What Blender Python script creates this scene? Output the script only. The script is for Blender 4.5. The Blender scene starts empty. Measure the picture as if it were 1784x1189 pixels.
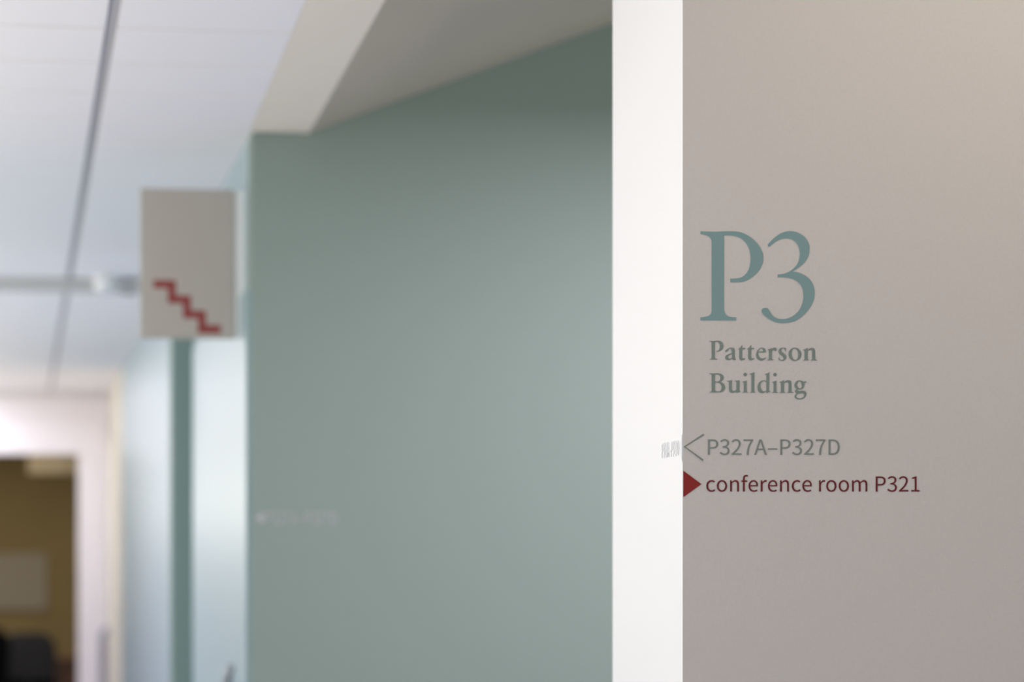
import bpy, math, random
from mathutils import Vector, Matrix

# ------------------------------------------------------------------ camera, world, lights, exposure
S = bpy.context.scene
C = S.collection
FPX, CX, HY, CAMZ = 5000.0, 892.0, 903.0, 1.58      # focal length in pixels, principal column, horizon row, eye height
cam_d = bpy.data.cameras.new('camera')
cam = bpy.data.objects.new('camera', cam_d)
C.objects.link(cam)
S.camera = cam
cam.location = (0, 0, CAMZ)
cam.rotation_euler = (math.pi / 2, 0, 0)
cam_d.sensor_width = 36.0
cam_d.lens = FPX / 1784 * 36.0
cam_d.shift_y = (HY - 594.5) / 1784
cam_d.clip_start = 0.05
cam_d.dof.use_dof = True
cam_d.dof.focus_distance = 3.36
cam_d.dof.aperture_fstop = 4.4

world = bpy.data.worlds.new('world')
S.world = world
world.use_nodes = True
bg = world.node_tree.nodes['Background']
bg.inputs['Color'].default_value = (0.941, 1.000, 0.867, 1)     # overcast daylight
bg.inputs['Strength'].default_value = 1.586


def area(name, loc, rot, size, power, color):
    l = bpy.data.lights.new(name, 'AREA')
    l.shape = 'RECTANGLE'
    l.size, l.size_y = size
    l.energy = power
    l.color = color
    o = bpy.data.objects.new(name, l)
    o.location = loc
    o.rotation_euler = rot
    C.objects.link(o)
    return o


# lights, all outside the frame: ceiling lamps, plus added fills that stand for no known fixture:
# two aimed upward along the left of the corridor, and two in the recess
HP = math.pi / 2
CORR = math.atan2(0.1644, 1.0)
area('front_lamp', (1.25, 2.92, 2.44), (0, 0, 0), (1.9, 0.12), 5.96, (1.000, 0.885, 0.713))
area('lobby_lamp', (0.2, -1.0, 2.43), (0, 0, 0), (1.6, 1.0), 10.5, (0.909, 0.928, 1.000))
area('corridor_fill_near', (-1.90, 1.5, 1.5), (math.pi, 0.35, CORR), (0.15, 9.6), 146.8, (1.000, 0.940, 0.827))  # upward fill added to brighten the near ceiling, no fixture modelled
area('corridor_fill_far', (-3.88, 13.0, 1.6), (math.pi, 0.35, CORR), (0.15, 13.0), 114.2, (1.0, 0.985, 0.87))  # unseen fill, added to lift the far stretch of ceiling
area('corridor_lamp', (-2.95, 10.0, 2.44), (0, 0, CORR), (0.3, 6.0), 57.41, (0.93, 0.87, 1.0))
area('corridor_lamp_far', (-3.83, 18.75, 2.44), (0, 0, CORR), (0.4, 1.6), 25, (0.82, 0.84, 1.0))
area('recess_side_fill', (2.55, 5.4, 1.4), (0, HP, 0), (1.8, 1.9), 2.598, (1.000, 0.998, 0.890))  # added side light for the right of the teal wall, no window modelled
area('recess_top_fill', (0.75, 5.6, 2.53), (0, 0, 0), (0.5, 0.5), 39.48, (0.989, 0.895, 1.000))  # added downward light, brightens the teal wall below the soffit
area('far_room_lamp', (-4.0, 21.3, 2.40), (0, 0, 0), (0.8, 0.8), 46.5, (1.000, 0.935, 0.789))

S.view_settings.view_transform = 'Standard'
S.view_settings.look = 'None'
S.view_settings.gamma = 1.0
S.view_settings.use_curve_mapping = False
S.view_settings.exposure = 0.0
S.cycles.use_denoising = True
S.cycles.max_bounces = 10
S.cycles.diffuse_bounces = 8


# ------------------------------------------------------------------ materials
def mat(name, col, rough=0.7, metal=0.0, bump=None, mottle=0.0, mscale=8.0, spec=0.5, coat=0.0):
    m = bpy.data.materials.new(name)
    m.use_nodes = True
    nt = m.node_tree
    b = nt.nodes['Principled BSDF']
    b.inputs['Base Color'].default_value = (*col, 1)
    b.inputs['Roughness'].default_value = rough
    b.inputs['Metallic'].default_value = metal
    b.inputs['Specular IOR Level'].default_value = spec
    b.inputs['Coat Weight'].default_value = coat
    tc = nt.nodes.new('ShaderNodeTexCoord')
    if mottle:
        n = nt.nodes.new('ShaderNodeTexNoise')
        n.inputs['Scale'].default_value = mscale
        n.inputs['Detail'].default_value = 6
        n.inputs['Roughness'].default_value = 0.7
        nt.links.new(tc.outputs['Object'], n.inputs['Vector'])
        r = nt.nodes.new('ShaderNodeValToRGB')
        r.color_ramp.elements[0].position = 0.25
        r.color_ramp.elements[1].position = 0.75
        r.color_ramp.elements[0].color = (*[c * (1 - mottle) for c in col], 1)
        r.color_ramp.elements[1].color = (*[min(1, c * (1 + mottle)) for c in col], 1)
        nt.links.new(n.outputs['Fac'], r.inputs['Fac'])
        nt.links.new(r.outputs['Color'], b.inputs['Base Color'])
    if bump:
        sc, st = bump
        n2 = nt.nodes.new('ShaderNodeTexNoise')
        n2.inputs['Scale'].default_value = sc
        n2.inputs['Detail'].default_value = 4
        nt.links.new(tc.outputs['Object'], n2.inputs['Vector'])
        bp = nt.nodes.new('ShaderNodeBump')
        bp.inputs['Strength'].default_value = st
        bp.inputs['Distance'].default_value = 0.002
        nt.links.new(n2.outputs['Fac'], bp.inputs['Height'])
        nt.links.new(bp.outputs['Normal'], b.inputs['Normal'])
    return m


M = dict(
    beige=mat('beige_eggshell_paint', (0.566, 0.530, 0.526), 0.75, bump=(420, 0.22), mottle=0.03, mscale=260, spec=0.25),
    endwhite=mat('bright_white_paint', (0.784, 0.773, 0.804), 0.6, spec=0.3),
    teal=mat('grey_teal_paint', (0.202, 0.257, 0.231), 0.7, mottle=0.015, mscale=60, spec=0.3),
    dteal=mat('darker_teal_paint', (0.217, 0.293, 0.268), 0.7, spec=0.3),
    mint=mat('pale_mint_gloss', (0.309, 0.414, 0.448), 0.35, spec=0.5),
    cream=mat('cream_paint', (0.664, 0.623, 0.524), 0.7, spec=0.3),
    ceil=mat('white_ceiling_panel', (0.92, 0.90, 0.885), 0.9, bump=(150, 0.1), spec=0.1),
    joint=mat('grey_ceiling_joint', (0.10, 0.10, 0.10), 0.9, spec=0.1),
    track=mat('grey_metal_track', (0.460, 0.448, 0.446), 0.6, spec=0.3),
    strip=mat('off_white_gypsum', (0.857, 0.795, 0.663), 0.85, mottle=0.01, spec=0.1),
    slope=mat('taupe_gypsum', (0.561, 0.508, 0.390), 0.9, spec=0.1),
    bulk=mat('grey_bulkhead_paint', (0.570, 0.560, 0.544), 0.8, spec=0.2),
    floor=mat('pale_blue_sheet_floor', (0.17, 0.19, 0.34), 0.35, mottle=0.06, mscale=30),
    frame=mat('white_gloss_frame', (0.851, 0.807, 0.811), 0.4),
    signgrey=mat('warm_grey_sign_face', (0.435, 0.400, 0.364), 0.6, spec=0.3),
    bracket=mat('light_grey_bracket', (0.82, 0.82, 0.82), 0.5),
    steel=mat('brushed_steel', (0.45, 0.46, 0.50), 0.35, metal=0.9),
    white=mat('white_plastic', (0.85, 0.85, 0.84), 0.4),
    darkmetal=mat('dark_teal_metal', (0.12, 0.15, 0.16), 0.5, metal=0.3),
    vteal=mat('teal_vinyl', (0.189, 0.297, 0.313), 0.55, spec=0.3),
    vgreen=mat('grey_teal_vinyl', (0.185, 0.228, 0.215), 0.55, spec=0.3),
    vgrey=mat('grey_vinyl', (0.200, 0.222, 0.214), 0.55, spec=0.3),
    vpale=mat('pale_grey_vinyl', (0.756, 0.766, 0.798), 0.5, spec=0.3),
    vlight=mat('light_grey_vinyl', (0.52, 0.53, 0.54), 0.5, spec=0.3),
    vfaint=mat('faint_grey_vinyl', (0.36, 0.37, 0.38), 0.5, spec=0.3),
    vsoft=mat('soft_grey_vinyl', (0.64, 0.66, 0.70), 0.5, spec=0.3),
    dsteel=mat('dark_grey_steel', (0.30, 0.32, 0.37), 0.4, metal=0.7),
    vred=mat('dark_red_vinyl', (0.125, 0.008, 0.015), 0.5, spec=0.3),
    vbright=mat('red_vinyl', (0.235, 0.012, 0.012), 0.5, spec=0.3),
    signred=mat('sign_red_print', (0.257, 0.048, 0.048), 0.5, spec=0.3),
    brown=mat('olive_brown_wall', (0.23, 0.165, 0.065), 0.8, mottle=0.1, mscale=2),
    tan=mat('tan_panel', (0.62, 0.50, 0.28), 0.7),
    board=mat('grey_fabric_board', (0.306, 0.267, 0.206), 0.9),
    black=mat('black_upholstery', (0.003, 0.003, 0.003), 1.0, spec=0.1),
    charcoal=mat('charcoal_plastic', (0.036, 0.035, 0.032), 1.0, spec=0.1),
    wood=mat('dark_brown_wood', (0.10, 0.045, 0.02), 0.6),
    ground=mat('grey_paving', (0.27, 0.30, 0.37), 0.9, mottle=0.08, mscale=2),
    mull=mat('grey_aluminium', (0.5, 0.5, 0.5), 0.4, metal=0.5),
)

# ------------------------------------------------------------------ helpers
TH = math.atan2(0.1644, 1.0)                      # the corridor runs this far to the left of the camera's axis
P0 = Vector(((440 - CX) / FPX * 6.5, 6.5, 0))     # corner of the teal wall
NV = Vector((math.cos(TH), math.sin(TH), 0))      # across the corridor, to the right
AV = Vector((-math.sin(TH), math.cos(TH), 0))     # along the corridor
CM = Matrix.Translation(P0) @ Matrix.Rotation(TH, 4, 'Z')
CEIL = CAMZ + 0.875


def pt(u, v, Y):
    return Vector(((u - CX) / FPX * Y, Y, CAMZ + (HY - v) / FPX * Y))


def cp(s, t, z=0.0):
    return P0 + NV * s + AV * t + Vector((0, 0, z))


def prop(o, label=None, cat=None, group=None, kind=None):
    for k, v in (('label', label), ('category', cat), ('group', group), ('kind', kind)):
        if v:
            o[k] = v
    return o


def mesh_obj(name, verts, faces, m, parent=None, smooth=False):
    me = bpy.data.meshes.new(name)
    me.from_pydata([tuple(v) for v in verts], [], faces)
    me.update()
    for x in (m if isinstance(m, (list, tuple)) else [m]):
        me.materials.append(M[x])
    if smooth:
        for p in me.polygons:
            p.use_smooth = True
    o = bpy.data.objects.new(name, me)
    C.objects.link(o)
    if parent is not None:
        o.parent = parent
    return o


def box(name, lo, hi, m, parent=None, mtx=None, bevel=0.0):
    v = [Vector((x, y, z)) for z in (lo[2], hi[2]) for y in (lo[1], hi[1]) for x in (lo[0], hi[0])]
    f = [(0, 2, 3, 1), (4, 5, 7, 6), (0, 1, 5, 4), (2, 6, 7, 3), (0, 4, 6, 2), (1, 3, 7, 5)]
    c = (v[0] + v[7]) / 2
    o = mesh_obj(name, [p - c for p in v], f, m, parent)
    o.matrix_local = (mtx if mtx is not None else Matrix()) @ Matrix.Translation(c)
    if bevel:
        b = o.modifiers.new('bevel', 'BEVEL')
        b.width = bevel
        b.segments = 2
    return o


def prism(name, poly, z0, z1, m, parent=None):
    """poly: (x, y) outline; z0 and z1 are numbers or functions of (x, y)"""
    fz = lambda z, p: z(p[0], p[1]) if callable(z) else z
    n = len(poly)
    v = [(p[0], p[1], fz(z0, p)) for p in poly] + [(p[0], p[1], fz(z1, p)) for p in poly]
    a = sum(poly[i][0] * poly[(i + 1) % n][1] - poly[(i + 1) % n][0] * poly[i][1] for i in range(n))
    f = [tuple(range(n))[::-1], tuple(range(n, 2 * n))] + [(i, (i + 1) % n, n + (i + 1) % n, n + i) for i in range(n)]
    if a < 0:
        f = [x[::-1] for x in f]
    return mesh_obj(name, v, f, m, parent)


def empty(name, loc=(0, 0, 0), mtx=None, **kw):
    o = bpy.data.objects.new(name, None)
    o.empty_display_size = 0.1
    C.objects.link(o)
    if mtx is not None:
        o.matrix_world = mtx
    else:
        o.location = loc
    return prop(o, **kw)


def lathe(name, prof, m, parent=None, mtx=None, n=32):
    v, f = [], []
    for (r, z) in prof:
        for i in range(n):
            a = 2 * math.pi * i / n
            v.append((r * math.cos(a), r * math.sin(a), z))
    for k in range(len(prof) - 1):
        for i in range(n):
            j = (i + 1) % n
            f.append((k * n + i, k * n + j, (k + 1) * n + j, (k + 1) * n + i))
    f.append(tuple(range(n))[::-1])
    f.append(tuple(range((len(prof) - 1) * n, len(prof) * n)))
    o = mesh_obj(name, v, f, m, parent, smooth=True)
    if mtx is not None:
        o.matrix_local = mtx
    return o


def tube(name, pts, r, m, parent=None, mtx=None, n=10):
    """a round bar swept along a list of points"""
    pts = [Vector(p) for p in pts]
    v, f = [], []
    ref = Vector((0.123, 0.456, 0.881)).normalized()
    for i, p in enumerate(pts):
        d = (pts[min(i + 1, len(pts) - 1)] - pts[max(i - 1, 0)]).normalized()
        u = d.cross(ref).normalized()
        w = d.cross(u)
        rr = r[i] if isinstance(r, (list, tuple)) else r
        for k in range(n):
            a = 2 * math.pi * k / n
            v.append(p + (u * math.cos(a) + w * math.sin(a)) * rr)
    for i in range(len(pts) - 1):
        for k in range(n):
            j = (k + 1) % n
            f.append((i * n + k, i * n + j, (i + 1) * n + j, (i + 1) * n + k))
    f.append(tuple(range(n))[::-1])
    f.append(tuple(range((len(pts) - 1) * n, len(pts) * n)))
    o = mesh_obj(name, v, f, m, parent, smooth=True)
    if mtx is not None:
        o.matrix_local = mtx
    return o


def glyph(name, loops, m, parent, thick=0.00025):
    """flat vinyl shape from 2D outlines (holes allowed) in the parent's x/z plane, standing proud towards -y"""
    cu = bpy.data.curves.new(name, 'CURVE')
    cu.dimensions = '2D'
    cu.fill_mode = 'BOTH'
    cu.extrude = thick
    for lp in loops:
        s = cu.splines.new('POLY')
        s.points.add(len(lp) - 1)
        for q, (x, y) in zip(s.points, lp):
            q.co = (x, y, 0, 1)
        s.use_cyclic_u = True
    tmp = bpy.data.objects.new('tmp', cu)
    C.objects.link(tmp)
    dg = bpy.context.evaluated_depsgraph_get()
    me = bpy.data.meshes.new_from_object(tmp.evaluated_get(dg))
    bpy.data.objects.remove(tmp)
    for v in me.vertices:
        x, y, z = v.co
        v.co = (x, -z, y)
    me.materials.clear()
    me.materials.append(M[m])
    o = bpy.data.objects.new(name, me)
    C.objects.link(o)
    xs = [v.co.x for v in me.vertices]
    zs = [v.co.z for v in me.vertices]
    c = Vector(((min(xs) + max(xs)) / 2, 0, (min(zs) + max(zs)) / 2))
    me.transform(Matrix.Translation(-c))
    o.parent = parent
    o.location = c + Vector((0, -thick, 0))
    return o


# sans-serif outlines (advance width, closed outlines), baseline at 0
SANS = {
    'P': (0.2216, [".0354,0 .0676,0 .0676,.1022 .1099,.1022 .1365,.1043 .1595,.1107 .1783,.1214 .1925,.1367 .2014,.1567 .2045,.1814 .2014,.2064 .1924,.2258 .1781,.24 .1589,.2496 .1356,.255 .1085,.2567 .0354,.2567", ".0676,.1285 .0676,.2304 .1043,.2304 .125,.2294 .142,.226 .1552,.2199 .1647,.2107 .1704,.198 .1723,.1814 .1705,.1647 .1651,.1513 .156,.1411 .1431,.134 .1263,.1299 .1057,.1285"]),
    '3': (0.1943, [".0921,-.0046 .1142,-.0024 .1339,.0042 .1506,.0148 .1635,.0293 .1718,.0473 .1747,.0686 .1728,.0852 .1673,.0996 .1589,.1117 .1479,.1215 .1349,.1289 .1204,.1338 .1204,.1355 .1333,.1412 .1444,.1488 .1535,.1582 .1603,.1694 .1645,.1824 .166,.1971 .1635,.2159 .1562,.2318 .1448,.2444 .1298,.2536 .1117,.2593 .091,.2612 .0768,.2602 .0637,.2572 .0515,.2525 .0402,.2464 .0295,.239 .0196,.2307 .0368,.2104 .0444,.2173 .0525,.2234 .0611,.2284 .0703,.2321 .0799,.2345 .09,.2353 .1026,.234 .1132,.2302 .1218,.2242 .1281,.2161 .1321,.2062 .1334,.1947 .1318,.1815 .1268,.1697 .1178,.1598 .1044,.1522 .086,.1474 .0623,.1457 .0623,.1211 .0889,.1195 .1095,.1147 .1246,.1071 .1347,.0968 .1404,.0843 .1422,.0697 .1405,.056 .1355,.0443 .1277,.0349 .1172,.0279 .1046,.0236 .09,.0221 .0762,.0232 .064,.0263 .053,.031 .0433,.037 .0345,.044 .0266,.0515 .0102,.0308 .0193,.0218 .03,.0134 .0425,.0062 .0569,.0005 .0733,-.0033"]),
    '2': (0.1943, [".0154,0 .1768,0 .1768,.0277 .1057,.0277 .0637,.0252 .0921,.0534 .1166,.0808 .1367,.1077 .1518,.1341 .1613,.1601 .1646,.1859 .1622,.2073 .1554,.2256 .1443,.2406 .1294,.2518 .1111,.2588 .0896,.2612 .0742,.26 .0602,.2565 .0474,.251 .0356,.2436 .0245,.2344 .014,.2237 .0326,.2055 .04,.2137 .0481,.2209 .0567,.2268 .0659,.2314 .0756,.2343 .0858,.2353 .1003,.2336 .1122,.2287 .1214,.2209 .1279,.2107 .1318,.1985 .1331,.1845 .13,.1618 .1205,.1376 .1044,.1116 .0817,.0833 .0521,.0525 .0154,.0189"]),
    '7': (0.1943, [".0693,0 .1026,0 .1054,.0471 .1106,.0891 .1192,.1275 .1325,.164 .1517,.2001 .1779,.2374 .1779,.2567 .0172,.2567 .0172,.2293 .1418,.2293 .1192,.1948 .1016,.1604 .0884,.1249 .0789,.0871 .0728,.0459"]),
    'A': (0.2129, [".0014,0 .034,0 .0588,.0784 .1527,.0784 .1772,0 .2115,0 .1243,.2567 .0882,.2567", ".0669,.104 .0795,.1436 .105,.2304 .1064,.2304 .1324,.1436 .1446,.104"]),
    'D': (0.2409, [".0354,0 .1008,0 .1365,.0039 .1662,.0155 .1895,.0341 .2064,.0596 .2167,.0914 .2202,.1292 .2167,.1671 .2064,.1987 .1893,.2237 .1657,.2418 .1357,.2529 .0994,.2567 .0354,.2567", ".0676,.0266 .0676,.2304 .0966,.2304 .1243,.2274 .147,.2186 .1645,.2042 .177,.1844 .1845,.1593 .187,.1292 .1845,.0991 .177,.0738 .1645,.0536 .147,.0388 .1243,.0297 .0966,.0266"]),
    '–': (0.1877, [".0161,.0875 .1716,.0875 .1716,.1092 .0161,.1092"]),
    'c': (0.1786, [".1071,-.0046 .1184,-.0039 .1294,-.0017 .1401,.0018 .1502,.0066 .1598,.0124 .1688,.0193 .1548,.041 .1486,.036 .1418,.0314 .1345,.0276 .1267,.0247 .1185,.0228 .1099,.0221 .0934,.0245 .0791,.0312 .0674,.0421 .0586,.0566 .053,.0743 .0511,.0949 .0531,.1155 .0589,.1333 .068,.1479 .08,.1589 .0945,.1657 .111,.1681 .1182,.1676 .1249,.166 .1314,.1635 .1375,.1602 .1433,.1562 .1488,.1516 .1649,.1726 .1579,.1784 .1502,.1837 .1416,.1883 .132,.1918 .1214,.1942 .1096,.195 .0858,.192 .0641,.1831 .0455,.1687 .031,.149 .0216,.1243 .0182,.0949 .0213,.0657 .03,.0411 .0437,.0215 .0617,.0072 .083,-.0016"]),
    'o': (0.2122, [".1061,-.0046 .1288,-.0016 .1496,.0072 .1675,.0215 .1816,.0411 .1907,.0657 .194,.0949 .1907,.1243 .1816,.149 .1675,.1687 .1496,.1831 .1288,.192 .1061,.195 .0834,.192 .0626,.1831 .0447,.1687 .0306,.149 .0215,.1243 .0182,.0949 .0215,.0657 .0306,.0411 .0447,.0215 .0626,.0072 .0834,-.0016", ".1061,.0221 .0906,.0245 .0772,.0312 .0663,.0421 .058,.0566 .0529,.0743 .0511,.0949 .0529,.1155 .058,.1333 .0663,.1479 .0772,.1589 .0906,.1657 .1061,.1681 .1216,.1657 .1351,.1589 .1461,.1479 .1544,.1333 .1596,.1155 .1614,.0949 .1596,.0743 .1544,.0566 .1461,.0421 .1351,.0312 .1216,.0245"]),
    'n': (0.2136, [".0322,0 .0644,0 .0644,.138 .0734,.1468 .0819,.1541 .09,.1597 .0983,.1637 .1069,.1662 .1162,.167 .1277,.1657 .1368,.1618 .1437,.155 .1486,.1453 .1514,.1324 .1523,.1162 .1523,0 .1842,0 .1842,.1204 .1827,.1427 .178,.1613 .1701,.1758 .1589,.1864 .1443,.1928 .1261,.195 .1136,.1939 .102,.1906 .0912,.1856 .081,.179 .0714,.1712 .0623,.1625 .0616,.1625 .0585,.1901 .0322,.1901"]),
    'f': (0.1138, [".0116,.1642 .0375,.1642 .0375,0 .0693,0 .0693,.1642 .1096,.1642 .1096,.1901 .0693,.1901 .0693,.2202 .07,.2315 .0723,.2408 .076,.2481 .0812,.2534 .088,.2566 .0963,.2577 .1176,.2525 .1246,.2773 .1201,.279 .1151,.2804 .1099,.2816 .1044,.2825 .0987,.2831 .0928,.2833 .0756,.2813 .0617,.2756 .051,.2664 .0434,.254 .039,.2386 .0375,.2206 .0375,.1901 .0116,.1884"]),
    'e': (0.194, [".1092,-.0046 .1216,-.0039 .1331,-.002 .1438,.001 .1538,.0049 .163,.0095 .1716,.0147 .1604,.0361 .1532,.0317 .1458,.028 .1381,.025 .1301,.0228 .1217,.0215 .1127,.021 .0957,.0231 .0808,.0292 .0685,.039 .059,.0522 .0526,.0685 .0497,.0875 .1779,.0875 .1793,.1057 .1771,.1312 .1704,.153 .1596,.1707 .1446,.1839 .1258,.1922 .1033,.195 .0819,.1919 .0619,.1828 .0445,.1682 .0306,.1484 .0215,.1238 .0182,.0949 .0214,.0658 .0305,.0412 .0447,.0216 .0631,.0073 .0849,-.0016", ".0494,.1103 .0529,.1278 .0592,.1424 .068,.1541 .0787,.1626 .0908,.1677 .104,.1695 .1179,.1678 .1295,.1627 .1388,.1543 .1457,.1428 .1499,.1281 .1513,.1103"]),
    'r': (0.1359, [".0322,0 .0644,0 .0644,.1222 .0712,.1366 .0789,.1479 .087,.1563 .0955,.162 .1039,.1653 .112,.1663 .1306,.1632 .1366,.1908 .1162,.195 .1058,.1937 .0958,.1901 .0864,.1843 .0775,.1765 .0695,.1668 .0623,.1555 .0616,.1555 .0585,.1901 .0322,.1901"]),
    'a': (0.1971, [".076,-.0046 .0875,-.0036 .0987,-.0009 .1095,.0034 .1198,.009 .1296,.0155 .139,.0228 .1401,.0228 .1429,0 .1691,0 .1691,.1169 .1675,.1391 .1624,.1582 .1537,.1737 .1411,.1853 .1244,.1925 .1033,.195 .0883,.1939 .0741,.1911 .0609,.1868 .0488,.1816 .0381,.1759 .0287,.1702 .041,.1481 .0489,.1531 .0576,.1579 .0669,.1621 .0768,.1654 .0872,.1676 .098,.1684 .1117,.1666 .1221,.1614 .1294,.1536 .134,.1438 .1366,.1325 .1373,.1204 .1006,.1148 .0711,.1071 .0487,.097 .033,.0841 .0237,.0684 .0207,.0494 .0226,.0335 .0279,.0202 .0364,.0095 .0475,.0018 .0608,-.003", ".0851,.0214 .076,.0221 .068,.0244 .0612,.0283 .056,.0341 .0527,.0417 .0515,.0515 .0534,.063 .0595,.0731 .0704,.0817 .0866,.0889 .1087,.0947 .1373,.0991 .1373,.0462 .1282,.0387 .1195,.0325 .111,.0276 .1026,.0242 .094,.0221"]),
    'm': (0.3242, [".0322,0 .0644,0 .0644,.138 .0729,.147 .0812,.1542 .0893,.1599 .0971,.1638 .1047,.1662 .112,.167 .123,.1657 .1319,.1618 .1388,.155 .1436,.1453 .1465,.1324 .1474,.1162 .1474,0 .1793,0 .1793,.138 .188,.147 .1964,.1542 .2044,.1599 .2122,.1638 .2198,.1662 .2272,.167 .2382,.1657 .2471,.1618 .254,.155 .2588,.1453 .2617,.1324 .2626,.1162 .2626,0 .2945,0 .2945,.1204 .2929,.1427 .2882,.1613 .2803,.1758 .2692,.1864 .2548,.1928 .237,.195 .2256,.1938 .2147,.1903 .2042,.1848 .194,.1775 .184,.1687 .174,.1586 .1695,.1691 .1635,.178 .1559,.1852 .1465,.1905 .1351,.1939 .1215,.195 .1104,.1939 .0998,.1906 .0897,.1856 .08,.179 .0709,.1712 .0623,.1625 .0616,.1625 .0585,.1901 .0322,.1901"]),
    '1': (0.1943, [".0308,0 .1716,0 .1716,.0266 .1201,.0266 .1201,.2567 .0956,.2567 .0884,.2528 .0806,.2493 .0723,.2461 .0632,.2432 .0533,.2407 .0424,.2384 .0424,.2181 .0882,.2181 .0882,.0266 .0308,.0266"]),
}
for k, (adv, lps) in list(SANS.items()):
    SANS[k] = (adv, [[tuple(float(c) for c in p.split(',')) for p in q.split()] for q in lps])


def sans(text, x, y, sc, m, parent, sx=None):
    """letters of one line, each a part of its own"""
    sx = sx or sc
    for ch in text:
        if ch == ' ':
            x += 0.0777 * sx
            continue
        adv, lps = SANS[ch]
        glyph('digit' if ch.isdigit() else ('dash' if ch == '–' else 'letter'),
              [[(x + a * sx, y + b * sc) for a, b in q] for q in lps], m, parent)
        x += adv * sx
    return x


def smooth_outline(txt):
    """'x,y' smooth points, 'x,y*' corners -> dense polygon (Catmull-Rom between corners)"""
    P = []
    for w in txt.split():
        c = w.endswith('*')
        x, y = w.rstrip('*').split(',')
        P.append((Vector((float(x), float(y))), c))
    n = len(P)
    out = []
    for i in range(n):
        p0, p1, p2, p3 = P[i - 1], P[i], P[(i + 1) % n], P[(i + 2) % n]
        a, b = p1[0], p2[0]
        if p1[1] and p2[1]:
            out.append((a.x, a.y))
            continue
        L = (b - a).length

        def tan(prev, cur, nxt):
            d = nxt[0] - prev[0]
            return d.normalized() * L if d.length else Vector((0, 0))
        tb = (b - a) if p2[1] else tan(p1, p2, p3)
        ta = (b - a) if p1[1] else tan(p0, p1, p2)
        if p1[1]:
            ta = (b - a) * 2 - tb
        if p2[1]:
            tb = (b - a) * 2 - ta
        for j in range(5):
            t = j / 5
            h = a * (2 * t**3 - 3 * t**2 + 1) + ta * (t**3 - 2 * t**2 + t) + b * (-2 * t**3 + 3 * t**2) + tb * (t**3 - t**2)
            out.append((h.x, h.y))
    return out


# serif outlines drawn by hand, each in its own drawing units
BIG = {
 'P': ["240,138* 400,143* 570,138 660,150 760,200 840,280 882,360 890,430 870,505 820,575 755,627 690,658 620,666 547,666* 547,628* 610,626 660,616 704,585 740,530 755,460 757,400 745,325 710,260 660,213 600,190 540,181 482,182* 482,930* 488,975 510,1008 545,1025 607,1030* 607,1062* 240,1062* 240,1030* 290,1024 330,1010 350,985 355,940* 355,260* 350,225 330,195 290,177 240,168*"],
 '3': ["933,280* 990,218 1060,165 1120,142 1185,137 1255,155 1320,200 1358,260 1368,320 1358,390 1325,450 1270,503 1190,556* 1260,568 1340,610 1395,670 1418,740 1420,800 1400,880 1350,960 1280,1030 1200,1074 1110,1089 1030,1083 950,1050 895,1005 872,970 878,945 905,933 932,937 952,958 978,1000 1013,1030 1060,1046 1120,1045 1190,1020 1250,970 1285,910 1303,840 1303,780 1290,720 1250,665 1190,630 1120,617 1038,615* 1040,585* 1100,578 1150,560 1200,525 1240,480 1262,420 1268,360 1255,295 1220,245 1170,218 1110,213 1050,228 1000,260 950,300*"],
}
DOT = "{0},{1} {2},{3} {4},{5} {6},{3} {8},{1} {6},{7} {4},{9} {2},{7}"


def dot(cx, cy, r):
    k = r * 0.7071
    pts = [(cx - r, cy), (cx - k, cy - k), (cx, cy - r), (cx + k, cy - k), (cx + r, cy), (cx + k, cy + k), (cx, cy + r), (cx - k, cy + k)]
    return ' '.join('%.1f,%.1f' % p for p in pts)


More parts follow.
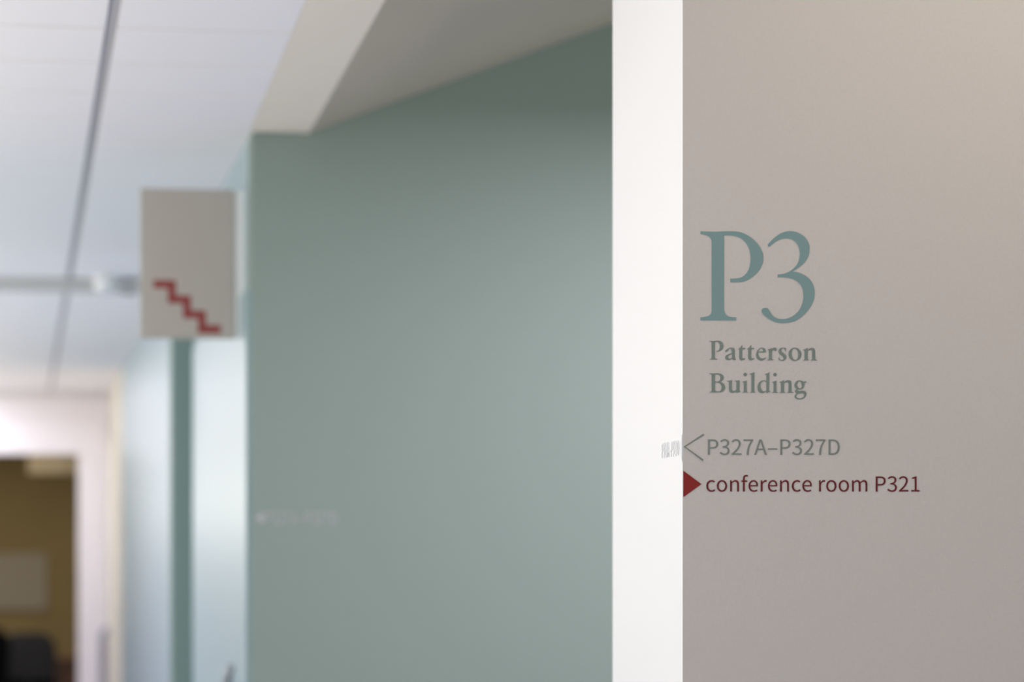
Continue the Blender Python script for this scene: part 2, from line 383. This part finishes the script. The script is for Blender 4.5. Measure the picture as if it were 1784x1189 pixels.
SERIF = {
 'P': ["105,160* 160,166 250,166 340,158 420,165 490,200 528,260 538,330 522,400 480,450 420,485 370,498 318,498* 318,478* 365,468 400,440 422,390 425,320 410,255 370,215 320,200 272,204* 272,670* 285,705 320,725 355,735* 355,750* 110,750* 110,735* 150,722 168,695 172,660* 170,240* 162,205 140,188 105,182*"],
 'a': ["590,500* 603,466 640,430 700,392 760,375 820,378 870,402 890,450 892,520* 892,650* 898,695 930,738* 900,768 860,768 830,748 806,712* 760,748 700,766 640,755 602,722 592,675 612,630 660,595 730,565 798,548* 796,490 783,435 750,410 710,414 686,440 678,478 640,505 603,514*",
       "804,580* 740,606 694,640 682,672 700,708 750,716 802,688*"],
 't': ["1000,412* 1040,385 1080,345 1110,300* 1128,300* 1124,380* 1215,380* 1212,424* 1124,424* 1122,640* 1130,690 1155,708 1190,706 1212,698* 1205,733 1160,765 1110,775 1060,757 1034,712 1028,650* 1030,427* 1000,427*"],
 'e': ["1855,526* 1856,465 1830,412 1780,382 1720,378 1650,405 1590,470 1556,560 1556,640 1585,715 1640,765 1710,782 1780,765 1840,720 1866,690* 1850,678* 1800,706 1740,710 1682,688 1642,640 1625,580 1622,526*",
       "1630,494* 1645,450 1680,414 1720,405 1755,425 1767,465 1768,494*"],
 'r': ["220,430* 270,420 320,400 353,378* 357,425* 390,395 430,375 480,385 495,430 480,475 440,475 410,458 380,460 355,485* 352,690* 364,735 420,752* 420,768* 205,768* 205,752* 245,738 255,700* 255,480* 245,452 220,446*"],
 's': ["788,492* 770,492* 755,440 720,408 682,404 648,425 642,465 667,510 730,555 785,608 800,665 785,722 740,765 680,785 620,779 566,762* 556,680* 574,680* 592,727 630,757 680,758 710,730 705,690 670,642 600,592 567,543 556,480 580,420 640,382 710,375 785,390*"],
 'o': ["1065,375 1150,395 1225,460 1265,550 1262,630 1220,715 1150,770 1060,790 975,770 905,710 870,620 872,540 910,450 980,392",
       "1058,408 1110,430 1150,500 1166,600 1152,690 1117,745 1072,756 1022,735 985,670 967,570 974,480 1010,424"],
 'n': ["1320,440* 1380,420 1430,395 1460,380* 1462,448* 1510,408 1570,383 1630,385 1675,420 1692,480 1695,540* 1695,700* 1706,740 1750,760* 1750,776* 1560,776* 1560,760* 1594,742 1600,700* 1600,530* 1593,475 1563,450 1520,452 1466,485* 1462,700* 1470,740 1500,760* 1500,776* 1320,776* 1320,760* 1356,745 1365,700* 1364,500* 1352,465 1320,455*"],
 'B': ["105,100* 180,106 280,104 380,103 470,126 530,172 548,230 530,300 490,345 440,374* 500,396 560,447 588,517 586,583 550,643 480,684 390,698* 105,698* 105,682* 150,667 170,640 174,600* 174,190* 158,140 105,122*",
       "276,142* 345,140 402,160 438,210 442,270 422,325 370,352 276,355*",
       "276,394* 345,392 420,418 465,470 480,540 467,610 424,655 362,664 310,655 276,630*"],
 'u': ["650,338* 730,332 803,318* 803,560* 810,620 842,648 890,643 940,612* 942,405* 930,365 885,350* 885,336* 970,330 1038,318* 1038,615* 1046,650 1075,665* 1073,680* 1000,698 945,718* 942,662* 890,697 820,716 760,703 722,655 709,580* 709,405* 696,365 650,353*"],
 'i': ["1130,362* 1200,345 1263,325* 1262,645* 1274,680 1312,690* 1312,703* 1125,703* 1125,690* 1160,678 1170,645* 1170,430* 1160,393 1130,377*", dot(1217, 140, 54)],
 'l': ["1355,122* 1420,98 1498,62* 1497,645* 1506,678 1538,690* 1538,703* 1368,703* 1368,690* 1400,678 1408,645* 1405,180* 1395,145 1355,136*"],
 'd': ["310,127* 380,102 448,68* 442,620* 450,655 492,664* 490,680* 430,693 362,718* 358,662* 320,693 250,716 170,710 110,657 82,572 85,490 120,400 190,340 270,320 355,338* 355,190* 345,155 310,141*",
       "355,400* 330,362 270,350 215,372 180,430 174,510 195,590 240,647 300,662 355,632*"],
 'g': ["1385,323 1460,338 1520,362* 1560,357 1597,353* 1597,398* 1532,402* 1541,450 1530,520 1480,582 1400,606 1332,602* 1326,625 1350,643 1420,648 1500,643 1560,663 1596,710 1596,780 1560,850 1480,902 1390,914 1300,902 1243,862 1234,810 1258,765 1308,735* 1260,702 1244,660 1264,620 1302,588* 1245,540 1231,470 1250,398 1310,340",
       "1385,357 1430,388 1452,450 1446,530 1410,573 1365,563 1325,500 1319,430 1345,374",
       "1330,742* 1400,737 1480,730 1522,755 1523,800 1480,855 1400,880 1330,867 1294,822 1304,772"],
}

# ------------------------------------------------------------------ the setting
YF = 3.25                                           # the front wall's face
F0 = ((1190 - CX) / FPX * YF, YF)
F1 = (F0[0] - 0.0785 * 0.698, YF + 0.997 * 0.698)
xr = lambda y: -0.2141 - 0.1471 * (y - 4.845)       # right edge of the gypsum strip
xl = lambda y: -0.3479 - 0.1488 * (y - 4.845)       # left edge of the gypsum strip
zs = lambda x, y: CEIL + 0.380 * (x - xr(y))        # the sloping soffit

fl = prism('floor', [(-14, -8), (8, -8), (8, 30), (-14, 30)], -0.15, 0.0, 'floor')
prop(fl, 'pale blue-grey sheet floor of the corridor', kind='structure')
# only the indoor strip is floor: paving outside the glazing lies on top of the same slab
cl = lambda s, t: tuple(cp(s, t).xy)
out_poly = [cl(-2.35, -16), cl(-2.35, 22), (-22, 24), (-22, -12)]
gd = prism('paving', out_poly, 0.001, 0.02, 'ground')
prop(gd, 'pale paving outside the corridor glazing', kind='structure')

# front wall with the white end
wall = prism('wall_front', [F0, (2.6, YF), (2.6, F1[1]), F1], 0.0, lambda x, y: zs(x, y) - 0.004, 'beige')
prop(wall, 'beige painted wall that carries the lettering', kind='structure')
e = Vector((F1[0] - F0[0], F1[1] - F0[1], 0)).normalized()
nn = Vector((-e.y, e.x, 0))
ep = [F0, F1, (F1[0] + nn.x * 0.0006, F1[1] + nn.y * 0.0006), (F0[0] + nn.x * 0.0006, F0[1] + nn.y * 0.0006)]
endp = prism('end_face', ep, 0.0, lambda x, y: zs(x, y) - 0.005, 'endwhite', wall)
endp['label'] = 'bright white painted end of the wall'

# teal wall
tw = box('wall_teal', (0, 0, 0), (3.6, 0.14, 3.8), 'teal', mtx=CM)
prop(tw, 'blurred grey-teal wall behind the white wall end', kind='structure')
tw_top = tw.data
for v in tw_top.vertices:                           # its top follows the soffit
    w = tw.matrix_basis @ v.co
    if v.co.z > 0:
        v.co.z = (max(CEIL, zs(w.x, w.y)) + 0.02) - tw.matrix_basis.translation.z

# corridor right-hand wall: pale mint piers, glass doors, cream stretch
w1 = box('wall_corridor', (0.0, 0.14, 0), (0.14, 10.5, CEIL), 'mint', mtx=CM)
prop(w1, 'pale mint wall along the right of the corridor', kind='structure')
w2 = box('wall_cream', (0.0, 10.5, 0), (0.14, 13.68, CEIL), 'cream', mtx=CM)
prop(w2, 'cream wall at the far end of the corridor', kind='structure')
pier = box('trim_1', (-0.066, 2.55, 0), (0.0, 2.74, CEIL), ['dteal'], mtx=CM)
prop(pier, 'dark teal pier standing out of the pale wall below the stair sign', kind='structure')

# end wall with the open doorway
Z_OPEN, Z_FR = CAMZ + (HY - 792) / FPX * 20.0, CAMZ + (HY - 730) / FPX * 20.0
DL, DR = -1.26, -0.212
ew = empty('wall_end', mtx=CM @ Matrix.Translation((0, 13.68, 0)), label='white wall with a doorway at the end of the corridor', kind='structure')
box('wall_panel', (-2.35, 0, Z_FR), (0.14, 0.12, CEIL + 0.05), 'frame', ew)
box('wall_panel', (-2.35, 0, 0), (DL - 0.2, 0.12, Z_FR), 'frame', ew)
box('wall_panel', (DR + 0.2, 0, 0), (0.14, 0.12, Z_FR), 'frame', ew)
dr = empty('door_1', mtx=CM @ Matrix.Translation((0, 13.68, 0)), label='white framed open doorway at the end of the corridor', kind='structure')
box('jamb', (DR, -0.03, 0), (DR + 0.2, 0.15, Z_FR), 'frame', dr, bevel=0.004)
box('jamb', (DL - 0.2, -0.03, 0), (DL, 0.15, Z_FR), 'frame', dr, bevel=0.004)
box('door_head', (DL, -0.03, Z_OPEN), (DR, 0.15, Z_FR), 'frame', dr, bevel=0.004)

# far room
RT = 13.85
rm = empty('wall_room', mtx=CM @ Matrix.Translation((0, RT, 0)), label='olive-brown walls of the dim room beyond the doorway', kind='structure')
box('back_wall', (-3.4, 3.4, 0), (1.2, 3.5, 2.45), 'brown', rm)
box('side_wall', (1.1, 0, 0), (1.2, 3.4, 2.45), 'brown', rm)
box('side_wall', (-3.4, 0, 0), (-3.3, 3.4, 2.45), 'brown', rm)
box('room_ceiling', (-3.4, 0, 2.45), (1.2, 3.5, 2.52), 'brown', rm)
box('front_wall', (0.14, 0, 0), (1.1, 0.05, 2.45), 'brown', rm)
box('front_wall', (-3.3, 0, 0), (-2.35, 0.05, 2.45), 'brown', rm)

# ceiling of loose white panels, each a part
ceil = prism('ceiling', [cl(-2.4, -15.5), (xl(-8), -8), (xl(6.5), 6.5), cl(0.14, 0.0), cl(0.14, 13.8), cl(-2.4, 13.8)], CEIL + 0.018, CEIL + 0.12, 'joint')
prop(ceil, 'white corridor ceiling of cross-wise panels', kind='structure')
xt = lambda y: -0.6686 - 0.1682 * (y - 4.845)       # the metal track


def hit(t, fx):
    """s where the row t meets the line x = fx(y)"""
    a, b = -3.0, 3.0
    for _ in range(40):
        c = (a + b) / 2
        p = cp(c, t)
        if p.x < fx(p.y):
            a = c
        else:
            b = c
    return a


def right_edge(t):
    return hit(t, xl) if t < 0 else 0.0


TJ, DT, G = -1.337, 0.3935, 0.016
for k in range(-34, 39):
    t0, t1 = TJ + DT * k + G / 2, TJ + DT * (k + 1) - G / 2
    t1 = min(t1, 13.67)
    if t0 > 13.6:
        break
    if t0 < 0 < t1:
        t1 = -0.002
    for side in (0, 1):
        if side == 0:
            q = [(-2.33, t0), (hit(t0, xt) - 0.0108, t0), (hit(t1, xt) - 0.0108, t1), (-2.33, t1)]
        else:
            q = [(hit(t0, xt) + 0.0108, t0), (right_edge(t0), t0), (right_edge(t1), t1), (hit(t1, xt) + 0.0108, t1)]
        prism('ceiling_panel', [cl(*p) for p in q], CEIL, CEIL + 0.018, 'ceil', ceil)
    if t1 == -0.002:
        a, b = 0.0, TJ + DT * (k + 1) - G / 2
        for q in ([(-2.33, a), (hit(a, xt) - 0.0108, a), (hit(b, xt) - 0.0108, b), (-2.33, b)],
                  [(hit(a, xt) + 0.0108, a), (0, a), (0, b), (hit(b, xt) + 0.0108, b)]):
            prism('ceiling_panel', [cl(*p) for p in q], CEIL, CEIL + 0.018, 'ceil', ceil)
tr = prism('ceiling_track', [(xt(-8) - 0.0105, -8), (xt(-8) + 0.0105, -8), (xt(19.8) + 0.0105, 19.8), (xt(19.8) - 0.0105, 19.8)], CEIL + 0.003, CEIL + 0.0178, 'track')
tr.name = 'trim_2'
prop(tr, 'grey metal track running along the white ceiling', kind='structure')
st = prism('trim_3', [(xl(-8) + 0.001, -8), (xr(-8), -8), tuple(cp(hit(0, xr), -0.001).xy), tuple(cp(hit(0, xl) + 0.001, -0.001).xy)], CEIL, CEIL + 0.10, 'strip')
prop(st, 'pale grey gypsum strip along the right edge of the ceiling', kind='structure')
wy = lambda x: P0.y + (x - P0.x) * math.tan(TH)
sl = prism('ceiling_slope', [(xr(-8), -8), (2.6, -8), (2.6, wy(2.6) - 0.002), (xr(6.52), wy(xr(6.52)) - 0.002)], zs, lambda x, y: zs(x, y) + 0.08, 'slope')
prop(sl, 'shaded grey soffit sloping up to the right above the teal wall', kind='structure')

bk = empty('trim_4', mtx=CM @ Matrix.Translation((0, 4.06, 0)), label='grey cross beam under the far white ceiling', kind='structure')
box('cross_beam', (-2.33, 0, CEIL - 0.046), (-0.001, 0.10, CEIL - 0.0005), 'bulk', bk)

# lobby shell: right wall, stopping short of the recess where the added side fill stands
rw = box('wall_right', (2.6, -8, 0), (2.75, YF + 0.02, 4.2), 'beige')
prop(rw, 'beige right-hand wall of the lobby', kind='structure')
bw = box('wall_back', (-3.0, -8.2, 2.1), (2.75, -8.0, 4.2), 'beige')  # put in to reduce the light coming from behind the camera
prop(bw, 'unseen upper wall behind the camera, added to cut light from the back', kind='structure')
# glazing posts along the left of the corridor
wl = empty('wall_left', mtx=CM @ Matrix.Translation((-2.4, 0, 0)), label='glazed left side of the corridor', kind='structure')
box('sill', (-0.04, -15, 0), (0.05, 3.0, 0.45), 'mull', wl)
box('header', (-0.04, -15, CEIL - 0.08), (0.05, 3.0, CEIL + 0.1), 'mull', wl)
for i in range(7):
    box('mullion', (-0.03, -15 + i * 2.99, 0.12), (0.04, -14.95 + i * 2.99, CEIL - 0.08), 'mull', wl)
box('plaster_wall', (-0.04, 3.0, 0), (0.05, 13.68, CEIL + 0.05), 'frame', wl)  # unseen solid stretch, added to keep daylight off the far corridor

# ------------------------------------------------------------------ lettering on the front wall
K = YF / FPX                                        # metres per pixel on the wall's face


def wall_pt(u, v):
    return ((u - CX) * K, (HY - v) * K)


def wall_group(name, label, cat, **kw):
    return empty(name, (0, YF, CAMZ), label=label, cat=cat, **kw)


g = wall_group('building_code', 'large teal serif building code P3 on the beige wall', 'lettering')
for ch in 'P3':
    glyph('letter' if ch == 'P' else 'digit', [[wall_pt(1180 + x / 5.9467, 380 + y / 5.9467) for x, y in smooth_outline(t)] for t in BIG[ch]], 'vteal', g)


def serif_line(word, specs, parent):
    for ch, ox, oy, dx, dy in specs:
        glyph('letter', [[wall_pt(ox + (x + dx) / 17.84, oy + (y + dy) / 17.84) for x, y in smooth_outline(t)] for t in SERIF[ch]], 'vgreen', parent)


g = wall_group('building_name', 'grey-teal serif word Patterson below the large P3', 'lettering')
serif_line('Patterson', [('P', 1230, 585, 0, 0), ('a', 1230, 585, 0, 0), ('t', 1230, 585, 0, 0), ('t', 1230, 585, 278, 0),
                         ('e', 1230, 585, 0, 0), ('r', 1325, 585, 0, 0), ('s', 1325, 585, 0, 0), ('o', 1325, 585, 0, 0), ('n', 1325, 585, 0, 0)], g)
g = wall_group('building_name', 'grey-teal serif word Building, second line under Patterson', 'lettering')
serif_line('Building', [('B', 1230, 645, 0, 0), ('u', 1230, 645, 0, 0), ('i', 1230, 645, 0, 0), ('l', 1230, 645, 0, 0),
                        ('d', 1315, 645, 0, 0), ('i', 1315, 645, -591, 6), ('n', 1315, 645, -556, -66), ('g', 1315, 645, 0, 0)], g)

g = wall_group('room_range', 'grey sans-serif room numbers P327A–P327D on the beige wall', 'lettering')
x0, y0 = wall_pt(1233.2, 793)
sans('P327A–P327D', x0 - 0.0354 * 104.6 * K, y0, 105 * K, 'vgrey', g, 104.6 * K)
g = wall_group('room_name', 'dark red words conference room P321 on the beige wall', 'lettering')
x0, y0 = wall_pt(1230.4, 857)
sans('conference room P321', x0 - 0.0182 * 102.3 * K, y0, 102.8 * K, 'vred', g, 102.3 * K)


def stroke(p, q, w):
    p, q = Vector(p), Vector(q)
    d = (q - p).normalized()
    n = Vector((-d.y, d.x)) * w / 2
    return [tuple(p - n), tuple(q - n), tuple(q + n), tuple(p + n)]


g = wall_group('arrow_chevron', 'thin grey open arrow pointing left to the white wall end', 'arrow')
tip = wall_pt(1191.0, 778.6)
up, dn = wall_pt(1226, 757.2), wall_pt(1224.8, 802.6)
w = 3.0 * K
du = (Vector(up) - Vector(tip)).normalized()
dd = (Vector(dn) - Vector(tip)).normalized()
nu, nd = Vector((-du.y, du.x)) * w / 2, Vector((-dd.y, dd.x)) * w / 2
inner = Vector(tip) + (du + dd).normalized() * w * 0.95
glyph('arrow_stroke', [[tuple(Vector(tip)), tuple(inner), tuple(Vector(up) - nu), tuple(Vector(up) + nu)]], 'vgrey', g)
glyph('arrow_stroke', [[tuple(Vector(tip)), tuple(Vector(dn) - nd), tuple(Vector(dn) + nd), tuple(inner)]], 'vgrey', g)

g = wall_group('arrow_triangle', 'solid dark red triangle pointing right beside conference room', 'arrow')
glyph('triangle', [[wall_pt(1190.4, 820.6), wall_pt(1222, 844), wall_pt(1190.4, 866.8)]], 'vbright', g)

# lettering on the white end: x runs from the far edge towards the near corner
ang = math.atan2(-e.y, -e.x)
em = Matrix.Translation(Vector((F0[0], F0[1], CAMZ)) + nn * 0.0008) @ Matrix.Rotation(ang, 4, 'Z')
g = empty('room_range', mtx=em, label='pale grey room numbers P327A–P327D squeezed on the white wall end', cat='lettering')
TW = 2.1944 * 104.6 * K
sans('P327A–P327D', -41.5 * K - TW - 0.0354 * 104.6 * K, (HY - 793) * K, 105 * K, 'vpale', g, 104.6 * K)
g = empty('arrow_triangle', mtx=em, label='pale grey triangle pointing left on the white wall end at the corner', cat='arrow')
glyph('triangle', [[(-0.0005, (HY - 757) * K), (-0.0005, (HY - 804) * K), (-32 * K, (HY - 780) * K)]], 'vsoft', g)

# lettering on the teal wall
g = empty('room_range', mtx=CM @ Matrix.Translation((0, -0.0002, 0)), label='blurred pale lettering at the left edge of the teal wall', cat='lettering')
ktw = 6.5 / FPX
sans('P327A–P327D', 0.0265, CAMZ - 11.0 * ktw, 56 * 1.5 * ktw, 'vfaint', g, 57 * ktw)
g = empty('arrow_triangle', mtx=CM @ Matrix.Translation((0, -0.0002, 0)), label='pale blurred triangle at the left edge of the teal wall', cat='arrow')
glyph('triangle', [[(0.024, CAMZ + 11 * ktw), (0.006, CAMZ), (0.024, CAMZ - 11 * ktw)]], 'vfaint', g)

# ------------------------------------------------------------------ projecting stair sign
ss = empty('stair_sign', mtx=CM @ Matrix.Translation((0, 0.27, 0)), label='grey projecting sign with a red stair symbol on the corridor wall', cat='sign')
Zt, Zb = CAMZ + 0.7736, CAMZ + 0.4220
pl = box('sign_panel', (-0.2425, 0, Zb), (-0.0217, 0.018, Zt), 'signgrey', ss, bevel=0.0015)
br = box('wall_bracket', (-0.0217, 0.004, Zb + 0.003), (0.0, 0.014, Zt - 0.003), 'bracket', ss)
KS = 6.76 / FPX
sp = lambda u, v: (-0.2425 + (u - 245) * KS, CAMZ + (HY - v) * KS)
stair = [(267, 490), (306, 490), (306, 516), (332, 516), (332, 542), (358, 542), (358, 567), (384, 567), (384, 582),
         (344, 582), (344, 556), (318, 556), (318, 530), (292, 530), (292, 504), (267, 504)]
glyph('stair_symbol', [[sp(*p) for p in stair]], 'signred', ss)

# ------------------------------------------------------------------ glass doors of the corridor wall (pale leaves, steel pulls)
def side_door(t0, t1, label, tp, ztop, zbot, name, m, pr, rad):
    d = empty(name, mtx=CM @ Matrix.Translation((0, 0, 0)), label=label, kind='structure')
    box('door_leaf', (-0.012, t0 + 0.04, 0.01), (0.0, t1 - 0.04, 2.10), m, d)
    p = [(-0.012, tp, ztop - 0.03), (-pr * 0.7, tp, ztop - 0.02), (-pr * 0.95, tp, ztop - 0.04), (-pr, tp, ztop - 0.07),
         (-pr, tp, zbot + 0.07), (-pr * 0.95, tp, zbot + 0.04), (-pr * 0.7, tp, zbot + 0.02), (-0.012, tp, zbot + 0.03)]
    tube('pull_handle', p, rad, 'dsteel', d)
    return d


side_door(0.0, 2.40, 'pale glass door with a steel pull beside the teal wall', 0.47, CAMZ - 0.342, 0.75, 'door_2', 'mint', 0.030, 0.012)
side_door(11.0, 13.64, 'cream side door with a pull near the end of the corridor', 13.15, CAMZ - 0.74, 0.35, 'door_3', 'cream', 0.055, 0.024)

# ------------------------------------------------------------------ small ceiling fittings by the cross beam
c = pt(184, 489, 10.35)
dm = empty('ceiling_detector', (c.x, c.y, CEIL - 0.0), label='small round white detector under the far ceiling', cat='detector')
dm.scale = (1.15, 1.15, 1.0)
lathe('detector_base', [(0.040, 0.0), (0.040, -0.012), (0.036, -0.014)][::-1], 'white', dm)
lathe('detector_head', [(0.030, -0.014), (0.036, -0.030), (0.034, -0.046), (0.024, -0.056), (0.008, -0.060)][::-1], 'white', dm)
c = pt(224, 492, 10.5)
sk = empty('sprinkler_head', (c.x, c.y, CEIL), label='small dark sprinkler head beside the stair sign', cat='sprinkler')
sk.scale = (1.5, 1.5, 1.2)
lathe('escutcheon', [(0.020, 0.0), (0.020, -0.004), (0.010, -0.008)][::-1], 'darkmetal', sk)
lathe('sprinkler_body', [(0.008, -0.008), (0.010, -0.030), (0.006, -0.040)][::-1], 'darkmetal', sk)
lathe('deflector', [(0.017, -0.040), (0.017, -0.044), (0.005, -0.046)][::-1], 'darkmetal', sk)

# housing made up for the added light in the recess behind the front wall (out of view)
rl = empty('trim_5', (0.75, 5.6, 0), label='added square housing of the unseen fill light behind the front wall', kind='structure')
box('fill_housing', (-0.27, -0.27, 2.535), (0.27, 0.27, 2.60), 'white', rl)
tube('fill_stem', [(0.2, 0, 2.6), (0.2, 0, zs(0.95, 5.6) + 0.02)], 0.02, 'white', rl)

# ------------------------------------------------------------------ dim room: board, cabinet, chairs
RB = CM @ Matrix.Translation((0, RT, 0))
bd = empty('fabric_board', mtx=RB, label='grey board on the brown wall of the far room', cat='board')
zz = lambda v, D: CAMZ + (HY - v) / FPX * D
box('board_panel', (-1.50, 3.37, zz(1062, 23.6)), (-0.42, 3.395, zz(968, 23.6)), 'board', bd)
box('board_rail', (-1.50, 3.365, zz(968, 23.6)), (-0.42, 3.397, zz(968, 23.6) + 0.02), 'board', bd)
hc = empty('hanging_cabinet', mtx=RB, label='tan box high up just inside the far doorway', cat='cabinet')
box('cabinet_body', (-0.56, 0.30, zz(826, 20.6)), (0.10, 0.60, 2.44), 'tan', hc, bevel=0.003)
box('cabinet_door', (-0.555, 0.285, zz(826, 20.6) + 0.01), (-0.232, 0.30, 2.42), 'tan', hc)
box('cabinet_door', (-0.228, 0.285, zz(826, 20.6) + 0.01), (0.095, 0.30, 2.42), 'tan', hc)


lc = empty('low_cabinet', mtx=RB, label='low dark brown wooden cabinet at the right of the far doorway', cat='cabinet')
box('cabinet_body', (-0.50, 1.6, 0.0), (0.25, 2.05, 0.50), 'wood', lc, bevel=0.004)
box('cabinet_top', (-0.52, 1.57, 0.50), (0.27, 2.07, 0.525), 'wood', lc, bevel=0.003)
for k in (0, 1):
    dd_ = box('cabinet_door', (-0.495 + k * 0.373, 1.58, 0.04), (-0.127 + k * 0.373, 1.60, 0.48), 'wood', lc)
    tube('knob', [(0.14 - 0.28 * k, -0.010, 0.1), (0.14 - 0.28 * k, -0.035, 0.1)], 0.012, 'dsteel', dd_)


def curved_shell(name, w, h, depth, thick, m, parent, mtx, topround=0.35):
    """upholstered back: curved in plan, rounded top corners"""
    nx, nz = 14, 12
    v, f = [], []
    for side in (0, 1):
        for j in range(nz + 1):
            z = j / nz
            for i in range(nx + 1):
                x = i / nx * 2 - 1
                shrink = 1.0
                if z > 1 - topround:
                    q = (z - (1 - topround)) / topround
                    shrink = math.sqrt(max(0.0, 1 - q * q * 0.72))
                y = -depth * (x * x) + (thick if side else 0) * (1 - 0.3 * abs(x))
                v.append((x * w / 2 * shrink, y + 0.06 * z, z * h))
    n = (nx + 1) * (nz + 1)
    idx = lambda s, i, j: s * n + j * (nx + 1) + i
    for j in range(nz):
        for i in range(nx):
            f.append((idx(0, i, j), idx(0, i + 1, j), idx(0, i + 1, j + 1), idx(0, i, j + 1)))
            f.append((idx(1, i, j), idx(1, i, j + 1), idx(1, i + 1, j + 1), idx(1, i + 1, j)))
    for i in range(nx):
        f.append((idx(0, i, 0), idx(1, i, 0), idx(1, i + 1, 0), idx(0, i + 1, 0)))
        f.append((idx(0, i, nz), idx(0, i + 1, nz), idx(1, i + 1, nz), idx(1, i, nz)))
    for j in range(nz):
        f.append((idx(0, 0, j), idx(0, 0, j + 1), idx(1, 0, j + 1), idx(1, 0, j)))
        f.append((idx(0, nx, j), idx(1, nx, j), idx(1, nx, j + 1), idx(0, nx, j + 1)))
    o = mesh_obj(name, v, f, m, parent, smooth=True)
    o.matrix_local = mtx
    return o


def office_chair(s, t, rot, scale, label, backmat):
    ch = empty('office_chair', mtx=CM @ Matrix.Translation((s, t, 0)) @ Matrix.Rotation(rot, 4, 'Z') @ Matrix.Scale(scale, 4), label=label, cat='chair')
    curved_shell('backrest', 0.50, 0.44, 0.05, 0.05, backmat, ch, Matrix.Translation((0, 0.24, 0.50)))
    o = box('seat', (-0.25, -0.25, 0.42), (0.25, 0.23, 0.50), 'black', ch, bevel=0.03)
    lathe('gas_post', [(0.028, 0.10), (0.028, 0.28), (0.018, 0.29), (0.018, 0.42)], 'charcoal', ch)
    tube('back_support', [(0, 0.12, 0.44), (0, 0.27, 0.43), (0, 0.31, 0.50), (0, 0.31, 0.70)], 0.02, 'charcoal', ch)
    for sx in (-1, 1):
        tube('armrest', [(sx * 0.24, 0.05, 0.45), (sx * 0.30, 0.05, 0.47), (sx * 0.30, 0.08, 0.62), (sx * 0.30, -0.18, 0.64)], 0.016, 'charcoal', ch)
    for k in range(5):
        a = 2 * math.pi * k / 5 + 0.3
        leg = tube('leg', [(0.02 * math.cos(a), 0.02 * math.sin(a), 0.11), (0.30 * math.cos(a), 0.30 * math.sin(a), 0.075)], [0.024, 0.014], 'charcoal', ch)
        cs = lathe('caster', [(0.010, -0.012), (0.030, -0.010), (0.030, 0.010), (0.010, 0.012)], 'black', leg,
                   Matrix.Translation((0.30 * math.cos(a), 0.30 * math.sin(a), 0.031)) @ Matrix.Rotation(a, 4, 'Z') @ Matrix.Rotation(math.pi / 2, 4, 'X'), n=16)
    return ch


office_chair(-0.56, 14.75, math.pi, 0.80, 'dark grey office chair, right of the two behind the doorway', 'charcoal')
office_chair(-0.98, 14.30, math.pi + 0.45, 0.86, 'black office chair, cut off by the left edge of the doorway view', 'black')
